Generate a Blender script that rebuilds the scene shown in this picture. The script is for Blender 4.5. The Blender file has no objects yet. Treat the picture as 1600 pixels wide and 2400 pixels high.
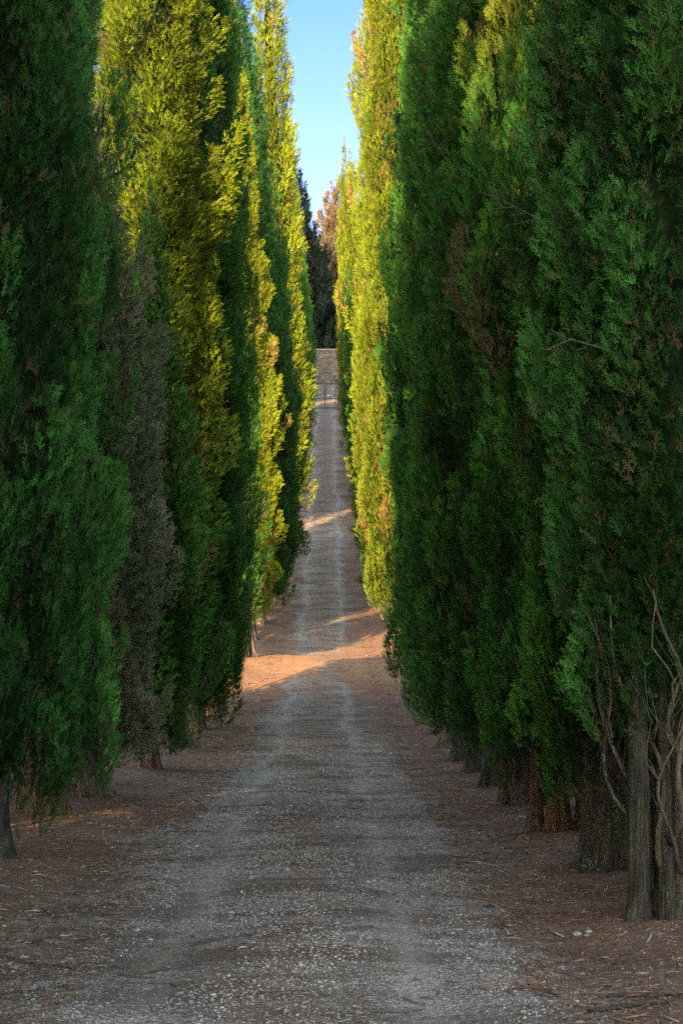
import bpy, math, random
import numpy as np
from mathutils import Vector, Matrix
random.seed(7)
S = bpy.context.scene
COL = S.collection
PI = math.pi
EYE = 1.7
SUN_EL, SUN_AZ = math.radians(22.0), math.radians(20.0)      # light travels towards +X*sin(az), +Y*cos(az)

# ---------------------------------------------------------------- helpers
def link(o, parent=None):
    COL.objects.link(o)
    if parent is not None:
        o.parent = parent
    return o

def tag(o, label=None, cat=None, group=None, kind=None):
    if label: o['label'] = label
    if cat: o['category'] = cat
    if group: o['group'] = group
    if kind: o['kind'] = kind
    return o

def empty(name, loc, rz=0.0):
    o = bpy.data.objects.new(name, None)
    o.empty_display_size = 0.3
    o.location = loc
    o.rotation_euler = (0, 0, rz)
    return link(o)

def tri_mesh(name, V, F, mats, mat_idx=None, tint=None, smooth=None):
    """numpy triangles (N,3) -> mesh"""
    me = bpy.data.meshes.new(name)
    V = np.ascontiguousarray(V, dtype=np.float32); F = np.ascontiguousarray(F, dtype=np.int32)
    n = len(F); k = F.shape[1]
    me.vertices.add(len(V)); me.vertices.foreach_set('co', V.ravel())
    me.loops.add(n * k); me.loops.foreach_set('vertex_index', F.ravel())
    me.polygons.add(n)
    me.polygons.foreach_set('loop_start', np.arange(0, n * k, k, dtype=np.int32))
    me.polygons.foreach_set('loop_total', np.full(n, k, dtype=np.int32))
    if mat_idx is not None:
        me.polygons.foreach_set('material_index', np.ascontiguousarray(mat_idx, dtype=np.int32))
    if smooth is not None:
        me.polygons.foreach_set('use_smooth', np.broadcast_to(np.asarray(smooth, dtype=bool), (n,)).copy())
    else:
        me.polygons.foreach_set('use_smooth', np.zeros(n, dtype=bool))
    if tint is not None:
        a = me.color_attributes.new('tint', 'FLOAT_COLOR', 'POINT')
        c = np.ones((len(V), 4), dtype=np.float32); c[:, :tint.shape[1]] = tint
        a.data.foreach_set('color', c.ravel())
    for m in mats: me.materials.append(m)
    me.update(); me.validate()
    return me

class MB:
    """collects quads / tubes / boxes into one mesh"""
    def __init__(s): s.v = []; s.f = []
    def add(s, vs, fs):
        b = len(s.v); s.v += [tuple(v) for v in vs]; s.f += [tuple(i + b for i in f) for f in fs]
    def box(s, c, d, rz=0.0):
        x, y, z = d[0] / 2, d[1] / 2, d[2] / 2
        p = [(-x,-y,-z),(x,-y,-z),(x,y,-z),(-x,y,-z),(-x,-y,z),(x,-y,z),(x,y,z),(-x,y,z)]
        ca, sa = math.cos(rz), math.sin(rz)
        s.add([(c[0]+a*ca-b*sa, c[1]+a*sa+b*ca, c[2]+e) for a, b, e in p],
              [(0,3,2,1),(4,5,6,7),(0,1,5,4),(1,2,6,5),(2,3,7,6),(3,0,4,7)])
    def tube(s, pts, rads, n=8, cap=True):
        pts = [Vector(p) for p in pts]; vs = []; fs = []
        up = Vector((0.13, 0.21, 0.97)); prev = None
        for i, p in enumerate(pts):
            t = (pts[min(i+1, len(pts)-1)] - pts[max(i-1, 0)]).normalized()
            e = prev if prev is not None else (up.cross(t) if abs(up.dot(t)) < .98 else Vector((1,0,0)).cross(t))
            e = (e - t * e.dot(t)).normalized(); prev = e; g = t.cross(e)
            r = rads[i] if hasattr(rads, '__len__') else rads
            for k in range(n):
                a = 2*PI*k/n
                vs.append(p + e*(r*math.cos(a)) + g*(r*math.sin(a)))
        for i in range(len(pts)-1):
            for k in range(n):
                a = i*n+k; b = i*n+(k+1) % n
                fs.append((a, b, b+n, a+n))
        if cap:
            fs.append(tuple(range(n-1, -1, -1))); fs.append(tuple((len(pts)-1)*n+k for k in range(n)))
        s.add(vs, fs)
    def mesh(s, name, mat, smooth=False):
        me = bpy.data.meshes.new(name); me.from_pydata(s.v, [], s.f); me.materials.append(mat)
        me.polygons.foreach_set('use_smooth', np.full(len(me.polygons), smooth)); me.update()
        return me
    def build(s, name, mat, parent=None, smooth=False):
        return link(bpy.data.objects.new(name, s.mesh(name, mat, smooth)), parent)

# ---------------------------------------------------------------- materials
def newmat(name):
    m = bpy.data.materials.new(name); m.use_nodes = True
    nt = m.node_tree; nt.nodes.clear()
    out = nt.nodes.new('ShaderNodeOutputMaterial')
    return m, nt, out
def N(nt, t, **kw):
    n = nt.nodes.new(t)
    for k, v in kw.items():
        if k == 'inp':
            for a, b in v.items(): n.inputs[a].default_value = b
        else: setattr(n, k, v)
    return n
def L(nt, a, ao, b, bi): nt.links.new(a.outputs[ao], b.inputs[bi])
def mathn(nt, op, a, b=None, c=None, clamp=False):
    n = nt.nodes.new('ShaderNodeMath'); n.operation = op; n.use_clamp = clamp
    for i, v in enumerate((a, b, c)):
        if v is None: continue
        if isinstance(v, (int, float)): n.inputs[i].default_value = v
        else: nt.links.new(v, n.inputs[i])
    return n.outputs[0]
def mixc(nt, f, a, b):
    n = nt.nodes.new('ShaderNodeMix'); n.data_type = 'RGBA'
    for i, v in ((0, f), (6, a), (7, b)):
        if isinstance(v, (int, float)): n.inputs[i].default_value = v
        elif isinstance(v, tuple): n.inputs[i].default_value = v if len(v) == 4 else (*v, 1)
        else: nt.links.new(v, n.inputs[i])
    return n.outputs[2]
def ramp(nt, fac, stops):
    r = nt.nodes.new('ShaderNodeValToRGB')
    el = r.color_ramp.elements
    while len(el) < len(stops): el.new(0.5)
    for e, (p, c) in zip(el, stops):
        e.position = p; e.color = (c, c, c, 1) if isinstance(c, (int, float)) else (*c, 1)
    nt.links.new(fac, r.inputs[0])
    return r.outputs[0]
def noise(nt, vec, scale, detail=4, rough=0.55, out='Fac'):
    n = N(nt, 'ShaderNodeTexNoise'); n.inputs['Scale'].default_value = scale
    n.inputs['Detail'].default_value = detail; n.inputs['Roughness'].default_value = rough
    if vec is not None: nt.links.new(vec, n.inputs['Vector'])
    return n.outputs[out]
def mapping(nt, vec, scale=(1,1,1), loc=(0,0,0)):
    n = N(nt, 'ShaderNodeMapping'); n.inputs['Scale'].default_value = scale; n.inputs['Location'].default_value = loc
    nt.links.new(vec, n.inputs['Vector']); return n.outputs[0]

def foliage(name, dark, light, dead, deadbias=0.0, trans=0.08, depth=0.95, top=None):
    m, nt, out = newmat(name)
    at = N(nt, 'ShaderNodeAttribute', attribute_name='tint')
    sp = N(nt, 'ShaderNodeSeparateColor'); L(nt, at, 'Color', sp, 0)
    oi = N(nt, 'ShaderNodeObjectInfo')
    tc = N(nt, 'ShaderNodeTexCoord')
    nz = noise(nt, tc.outputs['Object'], 0.9, 3)
    f = mathn(nt, 'ADD', mathn(nt, 'MULTIPLY', sp.outputs[0], 0.62), mathn(nt, 'MULTIPLY', nz, 0.55))
    f = mathn(nt, 'ADD', f, mathn(nt, 'MULTIPLY', mathn(nt, 'SUBTRACT', oi.outputs['Random'], 0.5), 0.28))
    f = mathn(nt, 'SUBTRACT', f, 0.1, clamp=True)
    c = mixc(nt, f, dark, light)
    if top:                                  # yellower top colour: sunlight painted onto the upper leaves
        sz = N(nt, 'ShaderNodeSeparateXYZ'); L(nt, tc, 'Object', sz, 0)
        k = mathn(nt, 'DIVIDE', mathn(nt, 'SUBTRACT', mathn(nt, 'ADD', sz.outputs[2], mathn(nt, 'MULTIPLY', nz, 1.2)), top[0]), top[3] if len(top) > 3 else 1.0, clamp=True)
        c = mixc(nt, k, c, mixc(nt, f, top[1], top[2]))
    c = mixc(nt, mathn(nt, 'MULTIPLY', mathn(nt, 'SUBTRACT', 1.0, sp.outputs[2]), depth), c, tuple(x*.12 for x in dark))  # inner leaf is darker by age, deepened further as painted shade in clefts
    d = mathn(nt, 'ADD', sp.outputs[1], deadbias, clamp=True)
    c = mixc(nt, d, c, dead)
    p = N(nt, 'ShaderNodeBsdfPrincipled'); p.inputs['Roughness'].default_value = 0.62
    p.inputs['Specular IOR Level'].default_value = 0.10
    nt.links.new(c, p.inputs['Base Color'])
    t = N(nt, 'ShaderNodeBsdfTranslucent'); nt.links.new(c, t.inputs[0])
    mx = N(nt, 'ShaderNodeMixShader'); mx.inputs[0].default_value = trans
    L(nt, p, 0, mx, 1); L(nt, t, 0, mx, 2); L(nt, mx, 0, out, 0)
    return m

M = {}
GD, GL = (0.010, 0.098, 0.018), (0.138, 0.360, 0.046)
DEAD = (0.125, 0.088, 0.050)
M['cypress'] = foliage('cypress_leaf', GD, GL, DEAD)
M['cypress_warm'] = foliage('cypress_leaf_painted_sunlit', (0.10, 0.175, 0.014), (0.36, 0.43, 0.022), (0.28, 0.17, 0.055), depth=.6)  # leaf colour of the sunlit trees, sunshine put into the tone
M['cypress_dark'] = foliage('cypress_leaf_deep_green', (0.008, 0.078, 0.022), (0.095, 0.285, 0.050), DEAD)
M['cypress_mid'] = foliage('cypress_leaf_painted_sun_tip', GD, GL, DEAD, top=(6.5, (0.10, 0.165, 0.016), (0.36, 0.395, 0.022)))  # sun patch on the upper crown painted as yellow
M['cypress_sunny'] = foliage('cypress_leaf_painted_sun_top', GD, GL, DEAD, depth=.7, top=(3.4, (0.10, 0.175, 0.014), (0.36, 0.43, 0.022), 2.2))  # sunlit upper part painted yellow, shaded lower part left green
M['cypress_grey'] = foliage('dying_cypress_leaf', (0.085, 0.125, 0.05), (0.20, 0.26, 0.13), (0.22, 0.21, 0.14), 0.08, depth=.6)
M['pine'] = foliage('dark_evergreen_leaf', (0.007, 0.019, 0.020), (0.015, 0.036, 0.032), (0.018, 0.026, 0.02))
M['oak_brown'] = foliage('tan_leaf', (0.22, 0.165, 0.085), (0.40, 0.31, 0.17), (0.30, 0.21, 0.12))

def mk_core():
    m, nt, out = newmat('crown_interior_shade')
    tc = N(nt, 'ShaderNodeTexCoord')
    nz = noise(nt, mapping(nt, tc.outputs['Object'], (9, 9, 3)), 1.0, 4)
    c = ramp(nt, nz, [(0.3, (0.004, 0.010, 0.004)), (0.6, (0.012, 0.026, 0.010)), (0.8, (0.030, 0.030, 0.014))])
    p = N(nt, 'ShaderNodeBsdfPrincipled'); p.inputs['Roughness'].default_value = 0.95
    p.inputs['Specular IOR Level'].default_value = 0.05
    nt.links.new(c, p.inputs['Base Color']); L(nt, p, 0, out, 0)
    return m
M['core'] = mk_core()  # near-black tone stands in for the shade inside a crown

def mk_bark(name, c0, c1, c2, lichen=0.5):
    m, nt, out = newmat(name)
    tc = N(nt, 'ShaderNodeTexCoord'); oi = N(nt, 'ShaderNodeObjectInfo')
    cmb = N(nt, 'ShaderNodeVectorMath'); cmb.operation = 'ADD'
    L(nt, tc, 'Object', cmb, 0)
    off = N(nt, 'ShaderNodeCombineXYZ'); nt.links.new(mathn(nt, 'MULTIPLY', oi.outputs['Random'], 37.0), off.inputs[2])
    L(nt, off, 0, cmb, 1)
    v = cmb.outputs[0]
    st = noise(nt, mapping(nt, v, (26, 26, 1.6)), 1.0, 6, 0.62)
    big = noise(nt, mapping(nt, v, (4, 4, 1.2)), 1.0, 3)
    c = ramp(nt, st, [(0.30, c0), (0.52, c1), (0.74, c2)])
    c = mixc(nt, mathn(nt, 'MULTIPLY', ramp(nt, big, [(0.42, 0.0), (0.66, 1.0)]), 0.55), c, tuple(x*0.42 for x in c0))
    sp = noise(nt, v, 46.0, 3, 0.7)
    pt = noise(nt, v, 3.2, 2)
    lm = mathn(nt, 'MULTIPLY', ramp(nt, sp, [(0.60, 0.0), (0.66, 1.0)]), ramp(nt, pt, [(0.45, 0.0), (0.62, 1.0)]))
    c = mixc(nt, mathn(nt, 'MULTIPLY', lm, lichen), c, (0.42, 0.43, 0.36))
    mo = mathn(nt, 'MULTIPLY', ramp(nt, noise(nt, v, 2.1, 4), [(0.52, 0.0), (0.68, 1.0)]), 0.45)
    c = mixc(nt, mo, c, (0.050, 0.058, 0.022))
    p = N(nt, 'ShaderNodeBsdfPrincipled'); p.inputs['Roughness'].default_value = 0.9
    p.inputs['Specular IOR Level'].default_value = 0.15
    nt.links.new(c, p.inputs['Base Color'])
    b = N(nt, 'ShaderNodeBump'); b.inputs['Strength'].default_value = 0.9; b.inputs['Distance'].default_value = 0.03
    nt.links.new(mathn(nt, 'ADD', st, mathn(nt, 'MULTIPLY', sp, 0.3)), b.inputs['Height']); L(nt, b, 0, p, 'Normal')
    L(nt, p, 0, out, 0)
    return m
M['bark'] = mk_bark('cypress_bark', (0.045, 0.034, 0.027), (0.125, 0.098, 0.078), (0.26, 0.22, 0.18), 0.55)
M['bark_red'] = mk_bark('reddish_cypress_bark', (0.05, 0.028, 0.017), (0.16, 0.095, 0.058), (0.29, 0.20, 0.135), 0.3)
M['bark_dark'] = mk_bark('mossy_dark_bark', (0.020, 0.020, 0.016), (0.062, 0.058, 0.046), (0.15, 0.14, 0.115), 0.85)
M['twig'] = mk_bark('twig_bark', (0.035, 0.035, 0.024), (0.092, 0.09, 0.062), (0.19, 0.185, 0.14), 0.5)

def plain(name, col, rough=0.7, metal=0.0, nscale=20.0, nmix=0.35, bump=0.0):
    m, nt, out = newmat(name)
    tc = N(nt, 'ShaderNodeTexCoord')
    nz = noise(nt, tc.outputs['Object'], nscale, 5)
    c = mixc(nt, nz, tuple(x*(1-nmix) for x in col), tuple(min(1, x*(1+nmix)) for x in col))
    p = N(nt, 'ShaderNodeBsdfPrincipled'); p.inputs['Roughness'].default_value = rough; p.inputs['Metallic'].default_value = metal
    nt.links.new(c, p.inputs['Base Color'])
    if bump:
        b = N(nt, 'ShaderNodeBump'); b.inputs['Strength'].default_value = bump; b.inputs['Distance'].default_value = 0.02
        nt.links.new(nz, b.inputs['Height']); L(nt, b, 0, p, 'Normal')
    L(nt, p, 0, out, 0)
    return m
M['iron'] = plain('grey_wrought_iron', (0.06, 0.063, 0.07), 0.55, 0.3)
M['iron_light'] = plain('pale_weathered_iron', (0.13, 0.145, 0.155), 0.6, 0.1)
M['white'] = plain('white_enamel', (0.75, 0.75, 0.72), 0.4)
M['blue'] = plain('blue_enamel', (0.05, 0.17, 0.42), 0.4)
M['string'] = plain('green_string', (0.006, 0.075, 0.035), 0.6)
M['stone_pale'] = plain('pale_limestone', (0.27, 0.28, 0.22), 0.9, 0, 60, 0.4, 0.6)
M['drygrass'] = plain('dry_grass', (0.30, 0.23, 0.10), 0.8)
M['deadleaf'] = plain('rust_brown_leaf', (0.21, 0.085, 0.035), 0.85, 0, 30, 0.5)

def mk_stone():
    m, nt, out = newmat('rubble_stone_wall')
    tc = N(nt, 'ShaderNodeTexCoord')
    v = tc.outputs['Object']
    vo = N(nt, 'ShaderNodeTexVoronoi'); vo.inputs['Scale'].default_value = 3.4
    nt.links.new(mapping(nt, v, (1, 1, 1.9)), vo.inputs['Vector'])
    ve = N(nt, 'ShaderNodeTexVoronoi', feature='DISTANCE_TO_EDGE'); ve.inputs['Scale'].default_value = 3.4
    nt.links.new(mapping(nt, v, (1, 1, 1.9)), ve.inputs['Vector'])
    sp = N(nt, 'ShaderNodeSeparateColor'); L(nt, vo, 'Color', sp, 0)
    c = ramp(nt, sp.outputs[0], [(0.1, (0.12, 0.085, 0.058)), (0.5, (0.19, 0.14, 0.095)), (0.9, (0.26, 0.21, 0.155))])
    st = noise(nt, v, 1.3, 5)
    c = mixc(nt, mathn(nt, 'MULTIPLY', ramp(nt, st, [(0.4, 0.0), (0.7, 1.0)]), 0.6), c, (0.09, 0.075, 0.06))
    c = mixc(nt, ramp(nt, ve.outputs['Distance'], [(0.02, 1.0), (0.07, 0.0)]), c, (0.14, 0.115, 0.09))
    p = N(nt, 'ShaderNodeBsdfPrincipled'); p.inputs['Roughness'].default_value = 0.95
    nt.links.new(c, p.inputs['Base Color'])
    b = N(nt, 'ShaderNodeBump'); b.inputs['Strength'].default_value = 0.8; b.inputs['Distance'].default_value = 0.05
    nt.links.new(ramp(nt, ve.outputs['Distance'], [(0.0, 0.0), (0.15, 1.0)]), b.inputs['Height']); L(nt, b, 0, p, 'Normal')
    L(nt, p, 0, out, 0)
    return m
M['stone'] = mk_stone()

# ---------------------------------------------------------------- terrain
KY = [-2500, -200, -40, 0, 12, 22, 31, 37, 43, 49, 55, 60, 65, 75, 87, 110, 135, 160, 190, 205, 240, 600, 2500]
KZ = [14, 14, 2.8, 0, -.84, -1.54, -2.14, -2.42, -2.54, -2.50, -2.46, -2.33, -2.1, -1.36, .07, 3.56, 6.95, 10.1, 14.2, 14.4, 14.0, 6, 0]
_ty = np.arange(-260, 320, 0.25); _tz = np.interp(_ty, KY, KZ)
_k = np.exp(-0.5*(np.arange(-32, 33)*0.25/2.6)**2); _k /= _k.sum()
_tz = np.convolve(np.pad(_tz, 32, mode='edge'), _k, mode='valid')
def basez(y):
    y = np.asarray(y, dtype=float)
    inside = (y > -255) & (y < 315)
    return np.where(inside, np.interp(y, _ty, _tz), np.interp(y, KY, KZ))
_rs = np.random.RandomState(3)
_W = [(_rs.uniform(.5, 4.5)*s, _rs.uniform(.3, 2.2)*s2, _rs.uniform(0, 6.28)) for s, s2 in [(1, 1)]*5 + [(-1, 1)]*5]
def bumps(x, y):
    b = 0
    for kx, ky, ph in _W: b = b + np.sin(kx*x*.8 + ky*y + ph)
    return b*0.0075
CY = [-50, 9, 32, 55, 75, 90, 115, 160, 400]; CX = [-.22, -.22, -.2, -.1, .03, .05, -.06, -.2, -.2]
def cx(y): return np.interp(y, CY, CX)
def gz(x, y):
    x = np.asarray(x, dtype=float); y = np.asarray(y, dtype=float)
    e = np.abs(x - cx(y))
    crown = -0.05*np.clip(e/1.6, 0, 1)**2 + 0.07*np.clip((e-1.5)/0.9, 0, 1)
    ruts = -0.022*np.exp(-((e-0.72)/0.24)**2)
    near = np.clip(1-(np.abs(x)-6)/10, 0, 1)*np.clip(1-(y-150)/60, 0, 1)
    # small transverse swells of the track that read as ridges from the camera
    hump = .13*np.exp(-((y-53.5)/2.6)**2) - .08*np.exp(-((y-60)/3.5)**2) - .05*np.exp(-((y-47)/3.0)**2)
    sw = hump*np.clip(1-(e-2.5)/2, 0, 1) + (0.03*np.sin(y*0.62+0.5*np.sin(x*1.3)+1.3*np.sin(y*.17))+.018*np.sin(y*1.31+x*.7+np.sin(y*.4)))*np.clip(1-(e-2.5)/2, 0, 1)*np.clip((y-20)/15, 0, 1)*np.clip(1-(y-150)/30, 0, 1)
    return basez(y) + (crown + ruts + bumps(x, y))*near + sw
def gzf(x, y): return float(gz(x, y))

def mk_ground():
    m, nt, out = newmat('track_and_needle_litter')
    tc = N(nt, 'ShaderNodeTexCoord'); v = tc.outputs['Object']
    sx = N(nt, 'ShaderNodeSeparateXYZ'); nt.links.new(v, sx.inputs[0])
    w1 = noise(nt, mapping(nt, v, (1, .45, 0)), 0.9, 4, 0.6)
    w2 = noise(nt, mapping(nt, v, (1, .7, 0), (9, 3, 0)), 3.3, 5, 0.65)
    x0 = mathn(nt, 'ADD', mathn(nt, 'ADD', sx.outputs[0], 0.2), mathn(nt, 'MULTIPLY', mathn(nt, 'SUBTRACT', noise(nt, mapping(nt, v, (0, .16, 0)), 1.0, 3), .5), .55))
    ax = mathn(nt, 'ABSOLUTE', x0)
    axw = mathn(nt, 'ADD', ax, mathn(nt, 'MULTIPLY', mathn(nt, 'SUBTRACT', w1, 0.5), 1.9))
    axw = mathn(nt, 'ADD', axw, mathn(nt, 'MULTIPLY', mathn(nt, 'SUBTRACT', w2, 0.5), 0.9))
    # gravel narrows with distance
    lim = N(nt, 'ShaderNodeMapRange'); nt.links.new(sx.outputs[1], lim.inputs[0])
    for i, q in enumerate((8.0, 56.0, 1.42, .95)): lim.inputs[i+1].default_value = q
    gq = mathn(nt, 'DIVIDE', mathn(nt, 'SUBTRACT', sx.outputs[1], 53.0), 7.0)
    gap = mathn(nt, 'EXPONENT', mathn(nt, 'MULTIPLY', mathn(nt, 'MULTIPLY', gq, gq), -1.0))     # more litter at the open row, tinted orange as painted sunlight
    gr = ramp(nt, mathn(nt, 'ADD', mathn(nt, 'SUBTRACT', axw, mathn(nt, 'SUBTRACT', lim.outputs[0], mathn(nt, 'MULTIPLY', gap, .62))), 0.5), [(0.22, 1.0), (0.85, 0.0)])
    # wheel tracks, paler and finer
    tr = mathn(nt, 'SUBTRACT', 1.0, mathn(nt, 'MULTIPLY', mathn(nt, 'ABSOLUTE', mathn(nt, 'SUBTRACT', mathn(nt, 'ADD', ax, mathn(nt, 'MULTIPLY', mathn(nt, 'SUBTRACT', w1, .5), .5)), 0.66)), 2.9), clamp=True)
    tr = ramp(nt, mathn(nt, 'MULTIPLY', tr, mathn(nt, 'ADD', w2, mathn(nt, 'MULTIPLY', noise(nt, mapping(nt, v, (.5, .22, 0), (7, 3, 0)), 1.3, 4), .9)) if True else 0), [(0.42, 0.0), (0.98, 1.0)])
    vo = N(nt, 'ShaderNodeTexVoronoi'); vo.inputs['Scale'].default_value = 52
    nt.links.new(v, vo.inputs['Vector'])
    vb = N(nt, 'ShaderNodeTexVoronoi'); vb.inputs['Scale'].default_value = 27
    nt.links.new(v, vb.inputs['Vector'])
    s1 = N(nt, 'ShaderNodeSeparateColor'); L(nt, vo, 'Color', s1, 0)
    s2 = N(nt, 'ShaderNodeSeparateColor'); L(nt, vb, 'Color', s2, 0)
    fine = noise(nt, v, 120, 3, 0.7)
    peb = ramp(nt, s1.outputs[0], [(0.0, (0.24, 0.187, 0.142)), (0.45, (0.54, 0.445, 0.35)), (0.8, (0.72, 0.61, 0.495)), (1.0, (0.82, 0.76, 0.66))])
    big = ramp(nt, s2.outputs[1], [(0.5, (0.27, 0.24, 0.20)), (0.95, (0.66, 0.61, 0.54))])
    peb = mixc(nt, mathn(nt, 'MULTIPLY', ramp(nt, s2.outputs[0], [(0.86, 0.0), (0.90, 1.0)]), 0.55), peb, big)
    crev = ramp(nt, vo.outputs['Distance'], [(0.28, 0.0), (0.60, 1.0)])
    peb = mixc(nt, mathn(nt, 'MULTIPLY', crev, 0.75), peb, (0.10, 0.08, 0.062))
    dust = mixc(nt, fine, (0.47, 0.375, 0.295), (0.70, 0.58, 0.465))
    grav = mixc(nt, mathn(nt, 'MULTIPLY', tr, 0.34), peb, dust)
    # brown needle litter
    st = noise(nt, mapping(nt, v, (14, 70, 20)), 1.0, 5, 0.75)
    st2 = noise(nt, mapping(nt, v, (60, 16, 20), (3, 7, 1)), 1.0, 5, 0.75)
    lf = mathn(nt, 'MULTIPLY', mathn(nt, 'ADD', st, st2), 0.5)
    lit = ramp(nt, lf, [(0.36, (0.075, 0.042, 0.026)), (0.5, (0.22, 0.125, 0.075)), (0.62, (0.36, 0.22, 0.135)), (0.74, (0.55, 0.41, 0.28))])
    pn = noise(nt, mapping(nt, v, (1, .6, 0), (2, 5, 0)), 1.6, 4)
    lit = mixc(nt, mathn(nt, 'MULTIPLY', ramp(nt, pn, [(0.46, 0.0), (0.66, 1.0)]), 0.5), lit, (0.095, 0.052, 0.033))
    lit = mixc(nt, mathn(nt, 'MULTIPLY', gap, 0.6), lit, mixc(nt, lf, (0.34, 0.14, 0.05), (0.66, 0.36, 0.17)))  # warm glow of the sun strip painted into the needle colour
    # stray gravel in the litter and litter over the gravel
    gm = mathn(nt, 'ADD', gr, mathn(nt, 'MULTIPLY', ramp(nt, s2.outputs[2], [(0.80, 0.0), (0.86, 1.0)]), mathn(nt, 'MULTIPLY', w2, 0.6)), clamp=True)
    ov = mathn(nt, 'MULTIPLY', ramp(nt, noise(nt, mapping(nt, v, (.55, 1.25, 0), (1, 8, 0)), 1.0, 5, .65), [(0.45, 0.0), (0.57, 1.0)]), 0.92)
    ov = mathn(nt, 'MULTIPLY', ov, mathn(nt, 'SUBTRACT', 1.0, mathn(nt, 'MULTIPLY', tr, 0.55)))
    ov2 = mathn(nt, 'MULTIPLY', ramp(nt, fine, [(0.42, 0.0), (0.6, 1.0)]), ov)
    cs = mathn(nt, 'EXPONENT', mathn(nt, 'MULTIPLY', mathn(nt, 'MULTIPLY', ax, ax), -9.0))      # browner strip between the wheel tracks
    gm = mathn(nt, 'SUBTRACT', gm, mathn(nt, 'MULTIPLY', cs, mathn(nt, 'MULTIPLY', w2, 0.75)), clamp=True)
    gm = mathn(nt, 'SUBTRACT', gm, ov2, clamp=True)
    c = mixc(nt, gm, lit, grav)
    # open fields outside the avenue
    fld = ramp(nt, mathn(nt, 'MULTIPLY', mathn(nt, 'SUBTRACT', ax, 3.6), 0.2, clamp=True), [(0.0, 0.0), (1.0, 1.0)])
    fc = mixc(nt, noise(nt, v, 0.6, 6), (0.20, 0.13, 0.07), (0.30, 0.22, 0.11))
    c = mixc(nt, fld, c, fc)
    p = N(nt, 'ShaderNodeBsdfPrincipled'); p.inputs['Roughness'].default_value = 0.95
    p.inputs['Specular IOR Level'].default_value = 0.2
    nt.links.new(c, p.inputs['Base Color'])
    h = mathn(nt, 'ADD', mathn(nt, 'MULTIPLY', mathn(nt, 'SUBTRACT', 1.0, vo.outputs['Distance']), mathn(nt, 'MULTIPLY', gm, 0.9)), mathn(nt, 'MULTIPLY', lf, 1.2))
    h = mathn(nt, 'ADD', h, mathn(nt, 'MULTIPLY', mathn(nt, 'SUBTRACT', 1.0, vb.outputs['Distance']), 0.6))
    b = N(nt, 'ShaderNodeBump'); b.inputs['Strength'].default_value = 1.0; b.inputs['Distance'].default_value = 0.02
    nt.links.new(h, b.inputs['Height']); L(nt, b, 0, p, 'Normal')
    L(nt, p, 0, out, 0)
    return m
M['ground'] = mk_ground()

def grid_terrain():
    xs = np.concatenate([[-2500, -1200, -600, -300, -160, -90, -50, -30, -20, -14, -10, -8, -6.5], np.arange(-5.5, 5.51, 0.11), [6.5, 8, 10, 14, 20, 30, 50, 90, 160, 300, 600, 1200, 2500]])
    ys = np.concatenate([[-2500, -1200, -600, -300, -150, -80, -50, -30, -20, -12, -6, -2, 2, 5], np.arange(6.5, 60, 0.16), np.arange(60, 200, 0.5), [205, 212, 225, 240, 270, 310, 400, 600, 1000, 1600, 2500]])
    X, Y = np.meshgrid(xs, ys); Z = gz(X, Y)
    V = np.stack([X.ravel(), Y.ravel(), Z.ravel()], 1)
    nx = len(xs); i = np.arange(len(ys)-1)[:, None]*nx + np.arange(nx-1)[None, :]
    i = i.ravel(); F = np.stack([i, i+1, i+nx+1, i+nx], 1)
    me = tri_mesh('ground', V, F, [M['ground']], smooth=True)
    return tag(link(bpy.data.objects.new('ground', me)), kind='structure')
grid_terrain()

# ---------------------------------------------------------------- foliage meshes
def spray_template(nb, seed, width=0.085):
    r = np.random.RandomState(seed); V = []; F = []
    def tri(a, b, c):
        k = len(V); V.extend([a, b, c]); F.append((k, k+1, k+2))
    tri((-width*.45, 0, 0), (width*.45, 0, 0), (r.normal(0, .05), 1.0, r.normal(0, .08)))
    for i in range(nb):
        t = 0.06 + 0.82*i/max(1, nb-1); sd = 1 if i % 2 else -1
        a = math.radians(r.uniform(24, 52)); ln = (0.50 - 0.30*t)*r.uniform(.8, 1.25)
        tip = (sd*math.sin(a)*ln, t+math.cos(a)*ln, r.normal(0, .10))
        tri((0, t-width*.6, 0), (sd*.01, t+width*.6, 0.01), tip)
        if nb > 9:
            q = .55; m = (tip[0]*q, t+(tip[1]-t)*q, tip[2]*q); a2 = a+math.radians(35)*(1 if r.rand() < .5 else -1.2)
            l2 = ln*.5
            tri((m[0], m[1]-width*.4, m[2]), (m[0], m[1]+width*.4, m[2]), (m[0]+sd*math.sin(a2)*l2, m[1]+math.cos(a2)*l2, m[2]+r.normal(0, .06)))
    return np.array(V), np.array(F)
T_NEAR = [spray_template(10, s, .10) for s in (1, 2, 3)]
T_MID = [spray_template(6, s, .17) for s in (4, 5, 6)]
T_FAR = [spray_template(5, s, .19) for s in (7, 8, 9)]

def nrm(a): return a/np.maximum(np.linalg.norm(a, axis=-1, keepdims=True), 1e-9)

def place_sprays(rs, pos, dirs, scale, tmpls):
    n = len(pos)
    nv = nrm(np.cross(dirs, rs.normal(size=(n, 3)))); xv = np.cross(dirs, nv)
    which = rs.randint(len(tmpls), size=n); VV = []; FF = []; ID = []; base = 0
    for k, (tv, tf) in enumerate(tmpls):
        ix = np.where(which == k)[0]
        if not len(ix): continue
        P = pos[ix][:, None, :] + scale[ix][:, None, None]*(tv[None, :, 0:1]*xv[ix][:, None, :] + tv[None, :, 1:2]*dirs[ix][:, None, :] + tv[None, :, 2:3]*nv[ix][:, None, :])
        m = len(tv)
        VV.append(P.reshape(-1, 3)); FF.append((tf[None] + (np.arange(len(ix))*m)[:, None, None]).reshape(-1, 3) + base)
        ID.append(np.repeat(ix, m)); base += len(ix)*m
    return np.concatenate(VV), np.concatenate(FF), np.concatenate(ID)

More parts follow.
